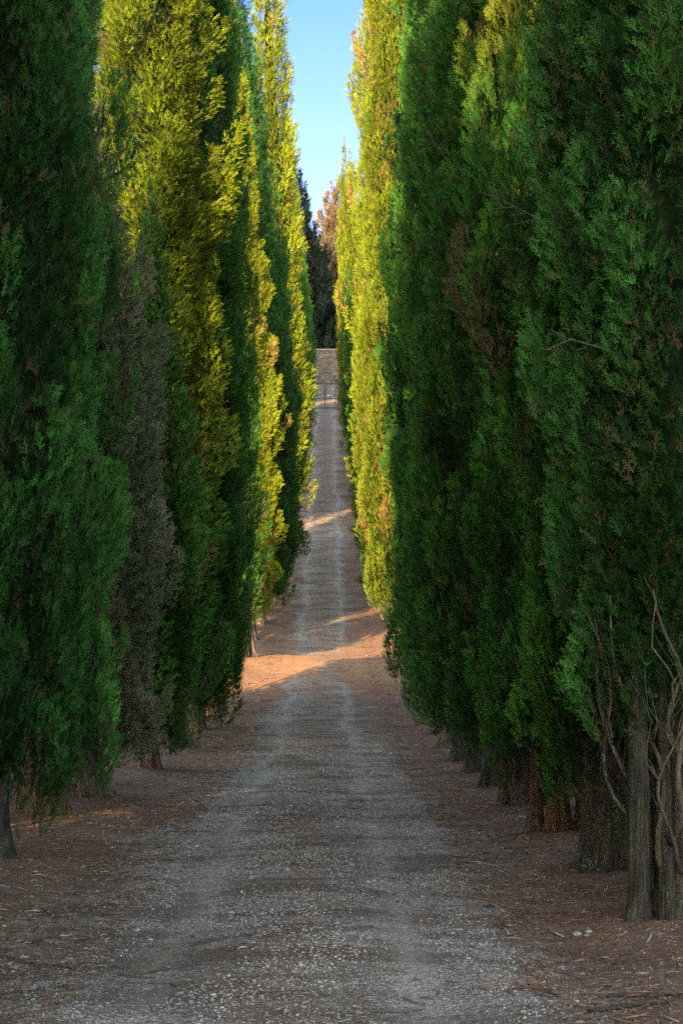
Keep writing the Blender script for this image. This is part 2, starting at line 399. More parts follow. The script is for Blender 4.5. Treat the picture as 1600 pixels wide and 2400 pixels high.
def prof(u, low=0.62, p=1.9):
    u = np.clip(u, 0, 1)
    rise = low + (1-low)*np.clip(u/0.22, 0, 1)**0.7
    fall = 1 - (np.clip((u-.22)/.78, 0, 1))**p
    return rise*np.maximum(fall, 0.02)

def crown_mesh(name, seed, H, R, zb, cd, spc, sl, tmpls, mat, zfull=None, dead=0.05, fallp=1.9, low=0.84, plume=1.0, cones=0, openness=0.0):
    rs = np.random.RandomState(seed)
    pf = lambda u, l: prof(u, l, fallp)
    ph = rs.uniform(0, 6.28, 6)
    def ridge(th, z):
        return 1 + .11*np.sin(3*th+ph[0]+.35*z+.6*np.sin(.5*z+ph[3])) + .05*np.sin(5*th+ph[1]-.55*z) + .07*np.sin(1.3*z+ph[2]+2*th) + .05*np.sin(2.9*z+ph[4]+th)
    hh = H-zb
    # upright plumes: flame-like columns with dark clefts between them
    K = max(24, int(hh*2*PI*R*.78*.95)); pk = np.arange(K)
    pz = zb + (np.interp((pk+.5)/K, np.linspace(0, 1, 400), np.linspace(-.08, .97, 400)) + rs.normal(0, .02, K))*hh
    pt = pk*2.39996 + rs.normal(0, .45, K); pw = rs.uniform(.20, .36, K)*(.75+.25*plume); phh = rs.uniform(1.5, 3.6, K)*(.7+.3*plume); pa = rs.uniform(.72, 1.12, K); ptone = rs.rand(K)
    def plumes(th, z):
        shp = th.shape; th = th.ravel()[:, None]; zz_ = z.ravel()[:, None]
        s_ = (zz_-pz[None])/phh[None]; wf = np.clip(np.minimum(.55+1.8*s_, 1.0), 0, 1)*np.sqrt(np.clip((1-s_)/.62, 0, 1))
        da = (th-pt[None]+PI) % (2*PI)-PI
        rl = R*pf((zz_-zb)/hh, low)
        arc_ = np.abs(da)*rl/(pw[None]*np.maximum(wf, .05))
        b = np.where((s_ > -.1) & (s_ < 1), wf*np.sqrt(np.clip(1-arc_**2, 0, 1)), 0)*pa[None]
        i_ = b.argmax(1); return b.max(1).reshape(shp), ptone[i_].reshape(shp)
    uu = np.linspace(0, 1, 400); cdf = np.cumsum(pf(uu, low)+.10*(uu > .55)); area = cdf[-1]/400*hh*2*PI*R; cdf /= cdf[-1]
    n = int(area*cd); i = np.arange(n)
    u = np.interp((i+.5)/n + rs.normal(0, .6/n, n), cdf, uu); th = i*2.39996 + rs.normal(0, .35, n)
    z = zb + u*hh + rs.normal(0, .12, n)
    if zfull is not None:                       # thin out what stands above the frame of a near tree
        keep = (z < zfull) | (rs.rand(n) < .4)
        u, th, z = u[keep], th[keep], z[keep]; n = len(u)
    if openness:
        g = np.sin(2.1*th+ph[5]+.9*z) + np.sin(1.7*z+3*th+ph[0]); keep = g > (-2+openness*2)
        u, th, z = u[keep], th[keep], z[keep]; n = len(u)
    pb, ptn = plumes(th, z)
    r = R*pf(u, low)*ridge(th, z)*(.75+.34*pb)
    wcl = rs.uniform(.14, .31, n)*plume*(.45+.55*np.clip(r/R, 0, 1)); lcl = rs.uniform(.45, 1.1, n)*plume*(.6+.4*np.clip(r/R, 0, 1))
    rc = np.maximum(r*(1+rs.normal(0, .13, n)) - wcl*.85, 0.02)
    out = np.stack([np.cos(th), np.sin(th), 0*th], 1); tan = np.stack([-np.sin(th), np.cos(th), 0*th], 1); up = np.array([[0, 0, 1.]])
    c = out*rc[:, None]; c[:, 2] = z
    ax = nrm(up*.9 + out*rs.uniform(.05, .5, n)[:, None] + tan*rs.normal(0, .16, n)[:, None])
    e1 = nrm(out - ax*np.sum(out*ax, 1, keepdims=True)); e2 = np.cross(ax, e1)
    ctint = rs.rand(n); cdead = (rs.rand(n) < dead).astype(float)
    rep = np.maximum(8, (spc*(wcl/.205/plume)*(lcl/.75/plume)*(.8+.3*np.clip(pb, 0, 1)))).astype(int)
    big = np.ones(n)
    if zfull is not None:
        hi = z > zfull; rep[hi] = np.maximum(4, rep[hi]//4); big[hi] = 2.0
    j = np.repeat(np.arange(n), rep); m = len(j)
    s = rs.rand(m)**.85; phi = rs.normal(0, 1.15, m)
    ring = e1[j]*np.cos(phi)[:, None] + e2[j]*np.sin(phi)[:, None]
    pr = np.sin(PI*np.clip(s*.86+.13, 0, 1))**.75
    q_ = rs.uniform(.5, 1.1, m); pos = c[j] + ax[j]*((s-.3)*lcl[j])[:, None] + ring*(wcl[j]*pr*q_)[:, None]
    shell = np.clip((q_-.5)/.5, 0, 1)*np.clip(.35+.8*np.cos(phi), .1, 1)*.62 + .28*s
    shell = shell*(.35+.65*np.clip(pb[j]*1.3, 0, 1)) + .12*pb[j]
    d = nrm(ax[j]*.85 + ring*(.62*rs.uniform(.4, 1.2, m))[:, None] + rs.normal(0, .25, (m, 3)))
    sc = sl*rs.uniform(.6, 1.3, m)*big[j]
    V, F, ID = place_sprays(rs, pos, d, sc, tmpls)
    t0 = np.clip(.22*ctint[j] + .42*ptn[j] + .3*rs.rand(m) + .25*s - .08, 0, 1)
    t1 = np.clip(cdead[j]*rs.uniform(.4, 1, m) + (rs.rand(m) < .05)*rs.uniform(.3, .9, m) + (s < .14)*.45*rs.rand(m), 0, 1)
    # inner sprays between the plumes, coloured darker as painted shade
    k2 = int(m*.22); j2 = rs.randint(m, size=k2); f2 = rs.uniform(.50, .74, k2)
    rad = R*pf((pos[j2, 2]-zb)/hh, low)*f2; t2 = rs.uniform(0, 2*PI, k2)
    p2 = np.stack([rad*np.cos(t2), rad*np.sin(t2), pos[j2, 2]], 1)
    d2 = nrm(np.stack([np.cos(t2)*.6, np.sin(t2)*.6, np.full(k2, .8)], 1)+rs.normal(0, .35, (k2, 3)))
    V2, F2, ID2 = place_sprays(rs, p2, d2, sl*rs.uniform(.9, 1.7, k2), tmpls)
    F = np.concatenate([F, F2+len(V)]); V = np.concatenate([V, V2]); ID = np.concatenate([ID, ID2+m])
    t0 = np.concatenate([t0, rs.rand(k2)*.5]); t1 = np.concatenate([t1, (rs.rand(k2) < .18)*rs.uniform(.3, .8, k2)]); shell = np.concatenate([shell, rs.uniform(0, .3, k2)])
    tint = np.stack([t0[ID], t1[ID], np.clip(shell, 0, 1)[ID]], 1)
    MI = np.zeros(len(F), int)
    parts_v, parts_f, parts_t, parts_m = [V], [F], [tint], [MI]
    base = len(V)
    if cones:
        k = cones; js = rs.randint(m, size=k); cp = pos[js] + d[js]*(sc[js]*.5)[:, None]
        o = np.array([(1,0,0),(-1,0,0),(0,1,0),(0,-1,0),(0,0,1),(0,0,-1)])*1.0
        of = np.array([(0,2,4),(2,1,4),(1,3,4),(3,0,4),(2,0,5),(1,2,5),(3,1,5),(0,3,5)])
        cv = (cp[:, None, :] + o[None]*rs.uniform(.014, .024, k)[:, None, None]).reshape(-1, 3)
        cf = (of[None] + (np.arange(k)*6)[:, None, None]).reshape(-1, 3) + base
        parts_v.append(cv); parts_f.append(cf); parts_m.append(np.zeros(len(cf), int))
        parts_t.append(np.tile([[.9, .95, 1]], (len(cv), 1))); base += len(cv)
    # inner hull, coloured near black to stand for deep shade
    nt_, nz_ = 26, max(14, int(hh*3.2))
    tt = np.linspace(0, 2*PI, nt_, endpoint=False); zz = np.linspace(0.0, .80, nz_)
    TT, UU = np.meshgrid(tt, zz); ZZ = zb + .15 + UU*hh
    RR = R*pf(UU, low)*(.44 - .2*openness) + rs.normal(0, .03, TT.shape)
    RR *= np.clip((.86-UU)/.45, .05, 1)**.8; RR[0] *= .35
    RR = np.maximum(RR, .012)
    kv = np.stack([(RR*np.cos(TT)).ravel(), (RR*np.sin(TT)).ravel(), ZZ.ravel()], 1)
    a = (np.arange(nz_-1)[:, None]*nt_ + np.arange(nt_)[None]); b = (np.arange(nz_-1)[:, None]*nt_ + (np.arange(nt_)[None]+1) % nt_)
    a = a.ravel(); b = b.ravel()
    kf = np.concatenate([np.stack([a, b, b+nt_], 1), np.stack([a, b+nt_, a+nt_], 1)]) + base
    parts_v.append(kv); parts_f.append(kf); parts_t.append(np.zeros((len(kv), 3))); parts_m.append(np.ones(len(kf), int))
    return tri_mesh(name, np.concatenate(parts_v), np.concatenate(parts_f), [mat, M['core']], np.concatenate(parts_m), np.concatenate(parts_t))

def set_mat(me, mat):                      # same crown shape in another foliage colour
    c = me.copy(); c.materials[0] = mat; return c

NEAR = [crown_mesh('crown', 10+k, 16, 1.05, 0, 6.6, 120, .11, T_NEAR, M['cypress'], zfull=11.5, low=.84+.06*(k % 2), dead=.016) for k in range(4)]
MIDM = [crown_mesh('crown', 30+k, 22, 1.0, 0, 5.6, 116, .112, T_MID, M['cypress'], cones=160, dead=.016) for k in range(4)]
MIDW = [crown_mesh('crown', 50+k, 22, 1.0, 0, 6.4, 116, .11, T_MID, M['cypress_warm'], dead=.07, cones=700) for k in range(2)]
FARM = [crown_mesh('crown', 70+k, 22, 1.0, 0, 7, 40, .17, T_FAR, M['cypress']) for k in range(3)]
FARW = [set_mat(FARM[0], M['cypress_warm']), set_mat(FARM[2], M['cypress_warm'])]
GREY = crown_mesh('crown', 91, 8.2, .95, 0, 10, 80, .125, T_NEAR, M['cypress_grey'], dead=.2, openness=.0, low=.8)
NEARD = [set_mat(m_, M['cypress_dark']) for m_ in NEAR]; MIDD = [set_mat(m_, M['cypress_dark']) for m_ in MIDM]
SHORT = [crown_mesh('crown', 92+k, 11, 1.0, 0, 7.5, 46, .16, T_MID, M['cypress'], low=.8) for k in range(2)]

def trunk_mesh(seed, r0, h, mat, lobes=5, amp=.12, seg=36, rings=22):
    rs = np.random.RandomState(seed); ph = rs.uniform(0, 6.28, 5)
    th = np.linspace(0, 2*PI, seg, endpoint=False); V = []
    lean = rs.normal(0, .03, 2)
    for k in range(rings):
        t = k/(rings-1); z = -.35 + t*(h+.35)
        r = r0*(1-.42*t)*(1 + .28*math.exp(-max(z, 0)/.16))
        fl = 1+1.6*math.exp(-max(z, 0)/.2); rr = r*(1+.06*math.sin(2.3*z+ph[3])+.05*math.sin(5.1*z+ph[4]))*(1 + fl*amp*np.sin(lobes*th+ph[0]+1.1*z+.4*math.sin(1.7*z)) + amp*.6*np.sin((lobes+4)*th+ph[1]-.8*z) + .05*np.sin(17*th+ph[2]+.3*z) + rs.normal(0, .018, seg))
        V.append(np.stack([rr*np.cos(th)+lean[0]*z, rr*np.sin(th)+lean[1]*z, np.full(seg, z)], 1))
    V = np.concatenate(V); a = np.arange(rings-1)[:, None]*seg; i = np.arange(seg)[None]; j = (i+1) % seg
    F = np.stack([(a+i).ravel(), (a+j).ravel(), (a+j+seg).ravel(), (a+i+seg).ravel()], 1)
    return tri_mesh('trunk', V, F, [mat], smooth=True)
TRUNKS = [trunk_mesh(1, .2, 5, M['bark'], 5), trunk_mesh(2, .2, 5, M['bark_dark'], 4, .1), trunk_mesh(3, .2, 5, M['bark_red'], 6, .14), trunk_mesh(4, .2, 5, M['bark'], 7, .1)]

def branch_mesh(rs, p0, az, out, rise, r0, n=9, wig=.05, mat=None, fork=True):
    mb = MB(); pts = []; rad = []
    d = Vector((math.cos(az), math.sin(az), 0)); sd = Vector((-d.y, d.x, 0))
    a, b = rs.uniform(0, 6.28, 2)
    for k in range(n):
        t = k/(n-1)
        p = Vector(p0) + d*(out*(t**.75)) + Vector((0, 0, rise*t**1.25)) + sd*(wig*(math.sin(a+5*t)-math.sin(a)) + wig*.35*math.sin(b+13*t)) + d*(wig*.8*(math.sin(b+6.5*t)-math.sin(b)))
        pts.append(p); rad.append(r0*(1-.72*t))
    mb.tube(pts, rad, 7)
    if fork:
        for q in (n//2, n//2+2):
            if q >= n-1: continue
            b0 = pts[q]; e = [b0]; w = [rad[q]*.7]; s2 = rs.uniform(-.5, .5)
            for k in range(1, 6):
                t = k/5
                e.append(b0 + d*(out*.35*t) + sd*(s2*rise*.35*t) + Vector((0, 0, rise*.45*t**1.1)) + sd*(wig*.6*math.sin(a+7*t)))
                w.append(rad[q]*.7*(1-.8*t))
            mb.tube(e, w, 6)
    if n > 12:
        for q in range(4, n-1, 2):
            b0 = pts[q]; s2 = rs.uniform(-1, 1); l2 = rs.uniform(.15, .4)
            e = [b0 + sd*(s2*l2*.7*t) + d*(rs.uniform(-.1, .5)*l2*t) + Vector((0, 0, l2*t**1.2)) for t in np.linspace(0, 1, 5)]
            mb.tube(e, [max(.0018, rad[q]*.32)*(1-.75*t) for t in np.linspace(0, 1, 5)], 4)
    return mb.mesh('branch', mat or M['twig'], True)

def dead_twig_mesh(rs, ln):
    """pale bare twig that sticks out of the foliage, along +X"""
    mb = MB(); a, b = rs.uniform(0, 6.28, 2)
    pts = [(ln*t, .07*ln*math.sin(a+4*t), .10*ln*math.sin(b+3*t)) for t in np.linspace(0, 1, 8)]
    mb.tube(pts, [.007*(1-.7*t)+.0015 for t in np.linspace(0, 1, 8)], 5)
    for q in (2, 3, 4, 5):
        b0 = Vector(pts[q]); sd = 1 if q % 2 else -1; l2 = ln*rs.uniform(.3, .55); w = rs.uniform(-.5, .5)
        e = [b0 + Vector((l2*.8*t, sd*l2*.5*t+.03*math.sin(6*t), w*l2*t)) for t in np.linspace(0, 1, 5)]
        mb.tube(e, [.0042*(1-.7*t)+.001 for t in np.linspace(0, 1, 5)], 4)
    return mb.mesh('dead_twig', M['twig'], True)
_tr = np.random.RandomState(5)
DTW = [dead_twig_mesh(_tr, l) for l in (.55, .7, .85)]

def child(name, me, parent, loc=(0,0,0), rot=(0,0,0), sc=(1,1,1), label=None):
    o = bpy.data.objects.new(name, me); o.location = loc; o.rotation_euler = rot; o.scale = sc
    if label: o['label'] = label
    return link(o, parent)

TREES = []
CS = .86      # sprays reach past the nominal radius
def tree(x, d, H, R, zb, crown, label, group, trunk=0, tr=.2, rz=None, lean=(0, 0), href=22.0, branches=0, twigs=(), stems=(), cdx=0.0):
    rs = np.random.RandomState(int(d*10)+(1 if x > 0 else 500))
    t = empty('cypress_tree', (x, d, gzf(x, d)-.02))
    tag(t, label, 'cypress', group)
    rz = rs.uniform(0, 6.28) if rz is None else rz
    child('trunk', TRUNKS[trunk], t, rot=(0, 0, rs.uniform(0, 6.28)), sc=(tr/.2, tr/.2, min(1.0, (zb+2.5)/5)))
    for sx, sy, sr in stems:
        child('trunk', TRUNKS[trunk], t, (sx, sy, 0), (rs.normal(0, .05), rs.normal(0, .05), rs.uniform(0, 6.28)), (sr/.2, sr/.2, min(1.0, (zb+.45)/5)))
    child('crown', crown, t, (cdx, 0, zb), (lean[1], lean[0], rz), (R*CS, R*CS, (H-zb)/href)).rotation_mode = 'ZXY'
    for k in range(branches):
        az = rs.uniform(1.7, 4.6) if x > 0 else rs.uniform(-1.5, 1.5)
        z0 = rs.uniform(.25, 1.0)*zb
        child('branch', branch_mesh(rs, (tr*.6*math.cos(az), tr*.6*math.sin(az), z0), az, rs.uniform(.35, .75)*R, rs.uniform(1.0, 1.9), rs.uniform(.014, .03)), t)
    for (az, zz, rr, k, tilt) in twigs:
        child('dead_twig', DTW[k], t, (rr*math.cos(az), rr*math.sin(az), zz), (rs.uniform(-1, 1), -tilt, az))
    TREES.append((x, d, H, R))
    return t

# ---------------------------------------------------------------- the left row
GLR, GRR = 'cypresses in the left row of the avenue', 'cypresses in the right row of the avenue'
# row continued beside and behind the viewpoint, plus off-row trees added to block sun
OFFL = [(-4.45, 21.4, 20), (-4.6, 16.2, 20), (-4.75, 18.6, 20), (-4.0, 13.0, 21), (-3.5, 11.2, 14), (-3.2, 9.2, 21), (-3.1, 5.6, 11.0), (-3.5, 4.3, 11.2), (-3.1, 3, 11.0), (-3.6, 1.6, 12.5), (-3.1, 0, 23), (-3.1, -3.2, 22)]
for x, d, H in OFFL:
    tree(x, d, H, (1.45 if H < 13 else 1.2) if d < 15 else .85, .2, FARM[int(abs(d)) % 3], 'unseen cypress left beside the viewpoint, placed and sized to shade the lane', 'left cypresses outside the picture')
tree(-2.78, 16.0, 18, .95, .45, NEARD[0], 'dark near cypress cut by the left edge, its foliage hanging down to the ground', GLR, 1, .2, 1.0, href=16)
tree(-3.02, 20.3, 18, .80, .55, NEARD[1], 'dark cypress at the left with a short stubby brown trunk beside a pale trunk', GLR, 2, .2, 2.2, branches=1, stems=((.24, -.05, .13),), href=16)
tree(-2.72, 22.4, 7.6, 1.0, .5, GREY, 'half dead grey cypress with sparse faded foliage and a pale thick trunk', GLR, 0, .2, 0.6, href=8.2, branches=3)
tree(-2.50, 27.6, 8.0, .78, .35, SHORT[0], 'small dark cypress tucked between the grey dying tree and the big sunlit one', GLR, 2, .13, href=11.0)
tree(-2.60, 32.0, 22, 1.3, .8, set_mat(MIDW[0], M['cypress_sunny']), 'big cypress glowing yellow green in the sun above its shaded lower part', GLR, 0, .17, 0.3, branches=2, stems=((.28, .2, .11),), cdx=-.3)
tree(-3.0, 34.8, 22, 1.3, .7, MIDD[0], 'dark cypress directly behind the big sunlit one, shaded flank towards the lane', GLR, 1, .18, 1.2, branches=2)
tree(-2.48, 37.5, 21, 1.0, .3, MIDM[1], 'dark cypress with a low skirt just before the sunny strip across the lane', GLR, 3, .17, 2.1)
tree(-2.52, 40.4, 21, .98, .6, MIDD[2], 'shaded cypress at the near side of the gap that lets the sun strip through', GLR, 3, .17)
tree(-2.55, 43.2, 20, .95, .6, MIDM[3], 'last shaded cypress before the gap beside the sunny strip', GLR, 0, .17)
tree(-6.9, 21.9, 12.5, 1.1, .2, SHORT[1], 'low unseen cypress off the row, added to shade the lane and the big sunlit cypress', 'left cypresses outside the picture', href=11.0)  # unseen trees added off the row to cut sun rays
tree(-5.8, 21.6, 13, 1.1, .2, SHORT[0], 'low unseen cypress off the row, added to shade the lane and the big sunlit cypress', 'left cypresses outside the picture', href=11.0)
tree(-4.0, 55.6, 6, .75, .1, SHORT[1], 'low hidden cypress off the row to the left, added to block a sun streak', 'left cypresses outside the picture', href=11.0)  # hidden trees added to stop stray sun streaks on the lane
tree(-6.5, 46, 12, .8, .3, FARM[1], 'hidden cypress off the row to the left, added to block a sun streak', 'left cypresses outside the picture')
tree(-2.38, 54.0, 10.5, .9, 1.2, SHORT[1], 'shorter dark cypress with sunlit pale trunks behind the sunny strip', GLR, 0, .17, href=11.0, branches=2, stems=((.3, .35, .12),), cdx=-.2)
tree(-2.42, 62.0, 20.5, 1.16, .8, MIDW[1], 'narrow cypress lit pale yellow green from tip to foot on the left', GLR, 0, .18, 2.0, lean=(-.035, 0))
for i, (d, H) in enumerate([(65.5, 21), (69, 21), (73, 25), (77, 24), (81, 20)]):
    tree(-2.2, d, H, 1.3, .8, MIDD[i % 4], ['dark cypress right behind the narrow pale lit one, left side', 'shaded left cypress whose edge borders the lane at the foot of the rise',
        'shaded left cypress halfway between the two sunlit left strips', 'dark left cypress, second before the farther sunlit left tree', 'dark left cypress just before the farther sunlit left tree'][i], GLR, 3, .18, lean=(-.055, 0))
tree(-2.4, 85.5, 17, 1.1, .8, FARM[1], 'dark left cypress standing last before the bright stretch on the climb', GLR, 3, .17)
tree(-2.15, 94, 33, 1.5, .8, FARW[0], 'tall far left cypress, lit yellow, with a tuft poking out over the lane', GLR, 0, .2, lean=(-.03, 0))
FL = 'slim distant cypress of the left row on the climb to the gate'
for i, d in enumerate([98, 101.5, 105, 109, 113, 117, 121, 125, 129, 133, 137, 141, 145, 149, 153, 157]):
    R = float(np.interp(d, [98, 151], [1.25, 1.05]))
    tree(float(np.interp(d, [98, 120, 151], [-2.2, -2.15, -2.2])), d, (18 if d < 108 else 14.5)+(i*7 % 3)-1.0*(d > 125), R, .8, FARM[i % 3], FL, 'distant cypresses of the left row', 0, .16)

# ---------------------------------------------------------------- the right row
R1 = tree(2.26, 12.4, 15, .85, 1.35, NEARD[2], 'nearest cypress cut by the right edge with thick mossy stems and bare curving branches', GRR, 1, .17, .4, href=16, stems=((-.30, -.10, .075), (.30, .0, .15), (.02, .3, .12), (-.2, .2, .09), (.16, -.22, .07), (-.14, -.2, .05)),
          twigs=[(3.8, 3.5, .6, 0, .3)])
tree(2.15, 15.1, 15, .72, .75, NEAR[3], 'cypress with a stout straight grey flaking trunk, second from the right edge', GRR, 1, .215, 2.6, href=16, branches=4, twigs=[(3.7, 5.0, .5, 1, .1)])
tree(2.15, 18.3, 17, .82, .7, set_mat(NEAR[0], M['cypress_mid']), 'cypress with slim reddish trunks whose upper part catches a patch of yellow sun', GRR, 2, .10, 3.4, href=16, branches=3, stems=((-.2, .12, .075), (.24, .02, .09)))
tree(2.1, 21.0, 17, .92, .75, NEAR[1], 'cypress on several thin leaning stems, fourth along the right row', GRR, 0, .1, 4.4, href=16, branches=5, stems=((-.2, .1, .06), (.14, -.1, .07)))
tree(2.05, 23.8, 18, 1.0, .75, NEAR[2], 'shaded cypress right behind the one on several thin leaning stems', GRR, 1, .17, 5.2, href=16, branches=3)
tree(2.02, 26.6, 19, 1.0, .75, MIDM[0], 'shaded right cypress on a short dark trunk behind the thin stemmed one', GRR, 1, .17, .5, branches=2)
RLAB = ['shaded right cypress with a smooth grey brown trunk foot by the lane', 'shaded right cypress, its crown edge lowest where the lane dips', 'right cypress in full shade, level with the big sunlit left one',
        'dark right cypress about level with the low skirted left one', 'dark right cypress facing the gap in the left row', 'dark right cypress beside the near edge of the sunny strip',
        'right cypress whose foot stands at the right end of the sunny strip', 'last shaded right cypress before the tall sunlit one']
for i, d in enumerate([29.6, 32.6, 36, 39.5, 43, 46.5, 50, 53.6]):
    tree(2.05 + .03*max(0, d-32), d, 23 if d > 40 else 22, 1.0 if d < 45 else .92, .72 - (.2 if d > 44 else 0), (MIDD if i in (1, 4, 6) else MIDM)[(i+1) % 4], RLAB[i], GRR, (1, 0, 3)[i % 3], .17, branches=1 if d < 40 else 0)
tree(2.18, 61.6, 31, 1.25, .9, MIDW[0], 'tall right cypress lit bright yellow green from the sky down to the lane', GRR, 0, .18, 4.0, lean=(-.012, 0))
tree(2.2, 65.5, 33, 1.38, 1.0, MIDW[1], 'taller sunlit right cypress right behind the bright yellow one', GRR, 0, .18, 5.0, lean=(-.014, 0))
for i, d in enumerate([69.5, 73.5, 78, 82.5, 87]):
    tree(2.2, d, 13.0+(i % 2), 1.1, .6, FARM[i % 3], ['right cypress hidden behind the sunlit pair, first one', 'right cypress hidden behind the sunlit pair, second one', 'shaded right cypress where the lane begins to climb',
         'dark right cypress low on the climb', 'dark right cypress whose rounded skirt touches the climbing lane'][i], GRR, 3, .18)
FR = 'slim distant cypress of the right row on the climb to the gate'
for i, d in enumerate([92, 97, 102, 107, 112, 117.5, 123, 129]):
    tree(float(np.interp(d, [90, 130], [2.0, 1.9])), d, 13+(i*5 % 3), .95, .6, FARM[(i+1) % 3], FR, 'distant cypresses of the right row', 0, .16)
tree(1.5, 135, 20.5, .85, .6, FARW[1], 'far right cypress with a sharp sunlit tip standing clear against the sky', GRR, 0, .16, lean=(-.02, 0))
tree(1.85, 138.5, 20, .85, .6, FARW[0], 'far right cypress with the second sunlit tip beside the sharp one', GRR, 0, .16, lean=(-.015, 0))
for i, d in enumerate([144, 150, 155]):
    tree(1.85, d, 14, .7, .5, FARM[i % 3], FR, 'distant cypresses of the right row', 0, .15)

BUSHM = crown_mesh('foliage', 95, 2.3, .85, 0, 9, 60, .12, T_MID, M['cypress_dark'], low=.85, dead=.1)
for i, (x, d, k) in enumerate([(3.35, 13.4, 1.0), (3.5, 15.6, .9), (3.4, 18.0, 1.05), (3.5, 20.6, .9), (3.35, 23.4, 1.0), (3.5, 26.5, .95), (3.4, 30, 1.0)]):
    b = empty('bush', (x, d, gzf(x, d)-.1), i*1.7); b.scale = (k, k, k)
    tag(b, 'low dark bush filling the gloom behind the trunks of the right row', 'bush', 'bushes behind the right row')
    child('foliage', BUSHM, b)

# bare branches under the nearest right crown
rsb = np.random.RandomState(21)
for (px, py, z0, az, out, rise, r0) in [(-.2, -.15, .35, 3.6, .30, 1.7, .022), (-.1, -.2, .5, 4.2, .38, 1.6, .026), (.1, -.22, .6, 4.5, .32, 1.5, .024), (-.25, 0, .25, 3.2, .24, 1.8, .02),
                                        (-.28, -.1, .6, 3.0, .32, 1.3, .015), (.2, -.25, .4, 4.9, .26, 1.8, .022), (0, -.25, .3, 4.0, .3, 1.4, .016), (.26, -.2, .7, 4.4, .3, 1.5, .018)]:
    child('branch', branch_mesh(rsb, (px, py, z0), az, out, rise, r0, 16, .10), R1)
mb = MB(); mb.tube([(1.93, 11.9, 0), (1.925, 11.89, -.1), (1.94, 11.9, -.22), (1.95, 11.9, -.36)], [.0025]*4, 5)
mb.tube([(1.90, 11.88, .02), (1.93, 11.86, -.01), (1.97, 11.88, .015)], [.0035]*3, 5)
o = mb.build('string', M['string'], None, True); o.location = (0, 0, gzf(2, 12)+1.62)
tag(o, 'thin green string tied round a bare branch of the nearest right cypress', 'string')

# ---------------------------------------------------------------- trees beyond the wall
def leaf_tree(name, x, d, H, R, zb, mat, label, seed, low=.5, sl=.36, cd=.9, spc=120, fp=1.9):
    t = empty(name, (x, d, gzf(x, d)-.05)); tag(t, label, 'tree', 'dark evergreens by the end wall')
    cm = crown_mesh('crown', seed, H-zb, R, 0, cd, spc, sl, T_FAR, mat, low=low, plume=2.6, openness=.05, fallp=fp)
    child('trunk', TRUNKS[0], t, sc=(.9, .9, (zb+3)/5))
    child('crown', cm, t, (0, 0, zb))
    return t
leaf_tree('evergreen_tree', -3.1, 204, 22.5, 4.3, 3.35, M['pine'], 'dark pointed evergreen filling the gap behind the end wall', 201, .85, fp=1.05)
leaf_tree('evergreen_tree', -6.8, 199, 25, 3.6, 2.5, M['pine'], 'dark evergreen behind the wall, farther left than the pointed one', 202)
leaf_tree('evergreen_tree', 2.9, 206, 11.5, 3.4, 3.4, M['pine'], 'lower dark evergreen behind the wall, to the right of the pointed one', 203)
leaf_tree('broadleaf_tree', 1.4, 222, 25.0, 4.4, 5, M['oak_brown'], 'sunlit tan brown tree crown rising behind the dark pointed evergreen', 204, .7)

for i_, (x, d, H) in enumerate([(-4.6, 163, 16), (-6.6, 167, 16), (-6.2, 171, 17), (-8.6, 176, 18), (-4.6, 181, 15), (-11, 172, 17)]):  # hidden trees added to keep sun off the wall and gate
    leaf_tree('evergreen_tree', x, d, H, 2.0, .6, M['pine'], 'dark evergreen hidden behind the left cypress row, added to shade the wall and gate', 210+i_)

# ---------------------------------------------------------------- end wall, pillars and gate
gy = 160.0; gx = -.2; g0 = gzf(gx, gy)
wz = gzf(0, 190)
mb = MB(); mb.box((0, 0, 1.55), (26, .5, 4.1)); wall = mb.build('stone_wall', M['stone'])
wall.location = (0, 190, wz-.3); tag(wall, 'tall brown rubble stone wall closing the view beyond the gate', 'wall')
mb = MB(); mb.box((0, 0, 3.66), (26.1, .62, .12)); mb.build('coping', M['stone_pale'], wall)
for sx, lb in ((-1.75, 'stone gate pillar on the left of the iron gate'), (1.35, 'stone gate pillar on the right of the iron gate')):
    p = empty('gate_pillar', (gx+.2+sx, gy, gzf(sx, gy)-.1)); tag(p, lb, 'pillar', 'gate pillars')
    mb = MB(); mb.box((0, 0, 1.2), (.5, .5, 2.4)); mb.build('shaft', M['stone'], p)
    mb = MB(); mb.box((0, 0, 2.46), (.62, .62, .12)); mb.box((0, 0, 2.56), (.4, .4, .08)); mb.build('cap', M['stone_pale'], p)
gate = empty('iron_gate', (gx, gy, g0)); tag(gate, 'double iron gate with upright bars and a scrollwork crest at the top of the lane', 'gate')
GW = 1.28; RH = 2.05
for sgn in (-1, 1):
    lf = empty('gate_leaf', (0, 0, 0)); lf.parent = gate
    mb = MB()
    mb.box((sgn*(GW-.03), 0, RH/2+.04), (.06, .06, RH)); mb.box((sgn*.035, 0, RH/2+.04), (.05, .05, RH))
    mb.box((sgn*GW/2, 0, .10), (GW-.12, .05, .06)); mb.box((sgn*GW/2, 0, .85), (GW-.12, .05, .05)); mb.box((sgn*GW/2, 0, RH), (GW-.12, .05, .07))
    mb.build('frame', M['iron'], lf)
    for k in range(10):
        q = MB(); xx = sgn*(.13+.112*k); q.tube([(xx, 0, .12), (xx, 0, RH-.02)], .016, 6)
        q.build('bar', M['iron'], lf)
    for k in range(14):
        xx = sgn*(.09+.087*k)
        q = MB(); q.box((xx, 0, RH+.075), (.035, .03, .07)); q.build('finial', M['iron'], lf)
def arc(cx_, cz, r0, r1, a0, a1, n=18):
    return [(cx_+(r0+(r1-r0)*t)*math.cos(a0+(a1-a0)*t), 0, cz+(r0+(r1-r0)*t)*math.sin(a0+(a1-a0)*t)) for t in np.linspace(0, 1, n)]
q = MB()
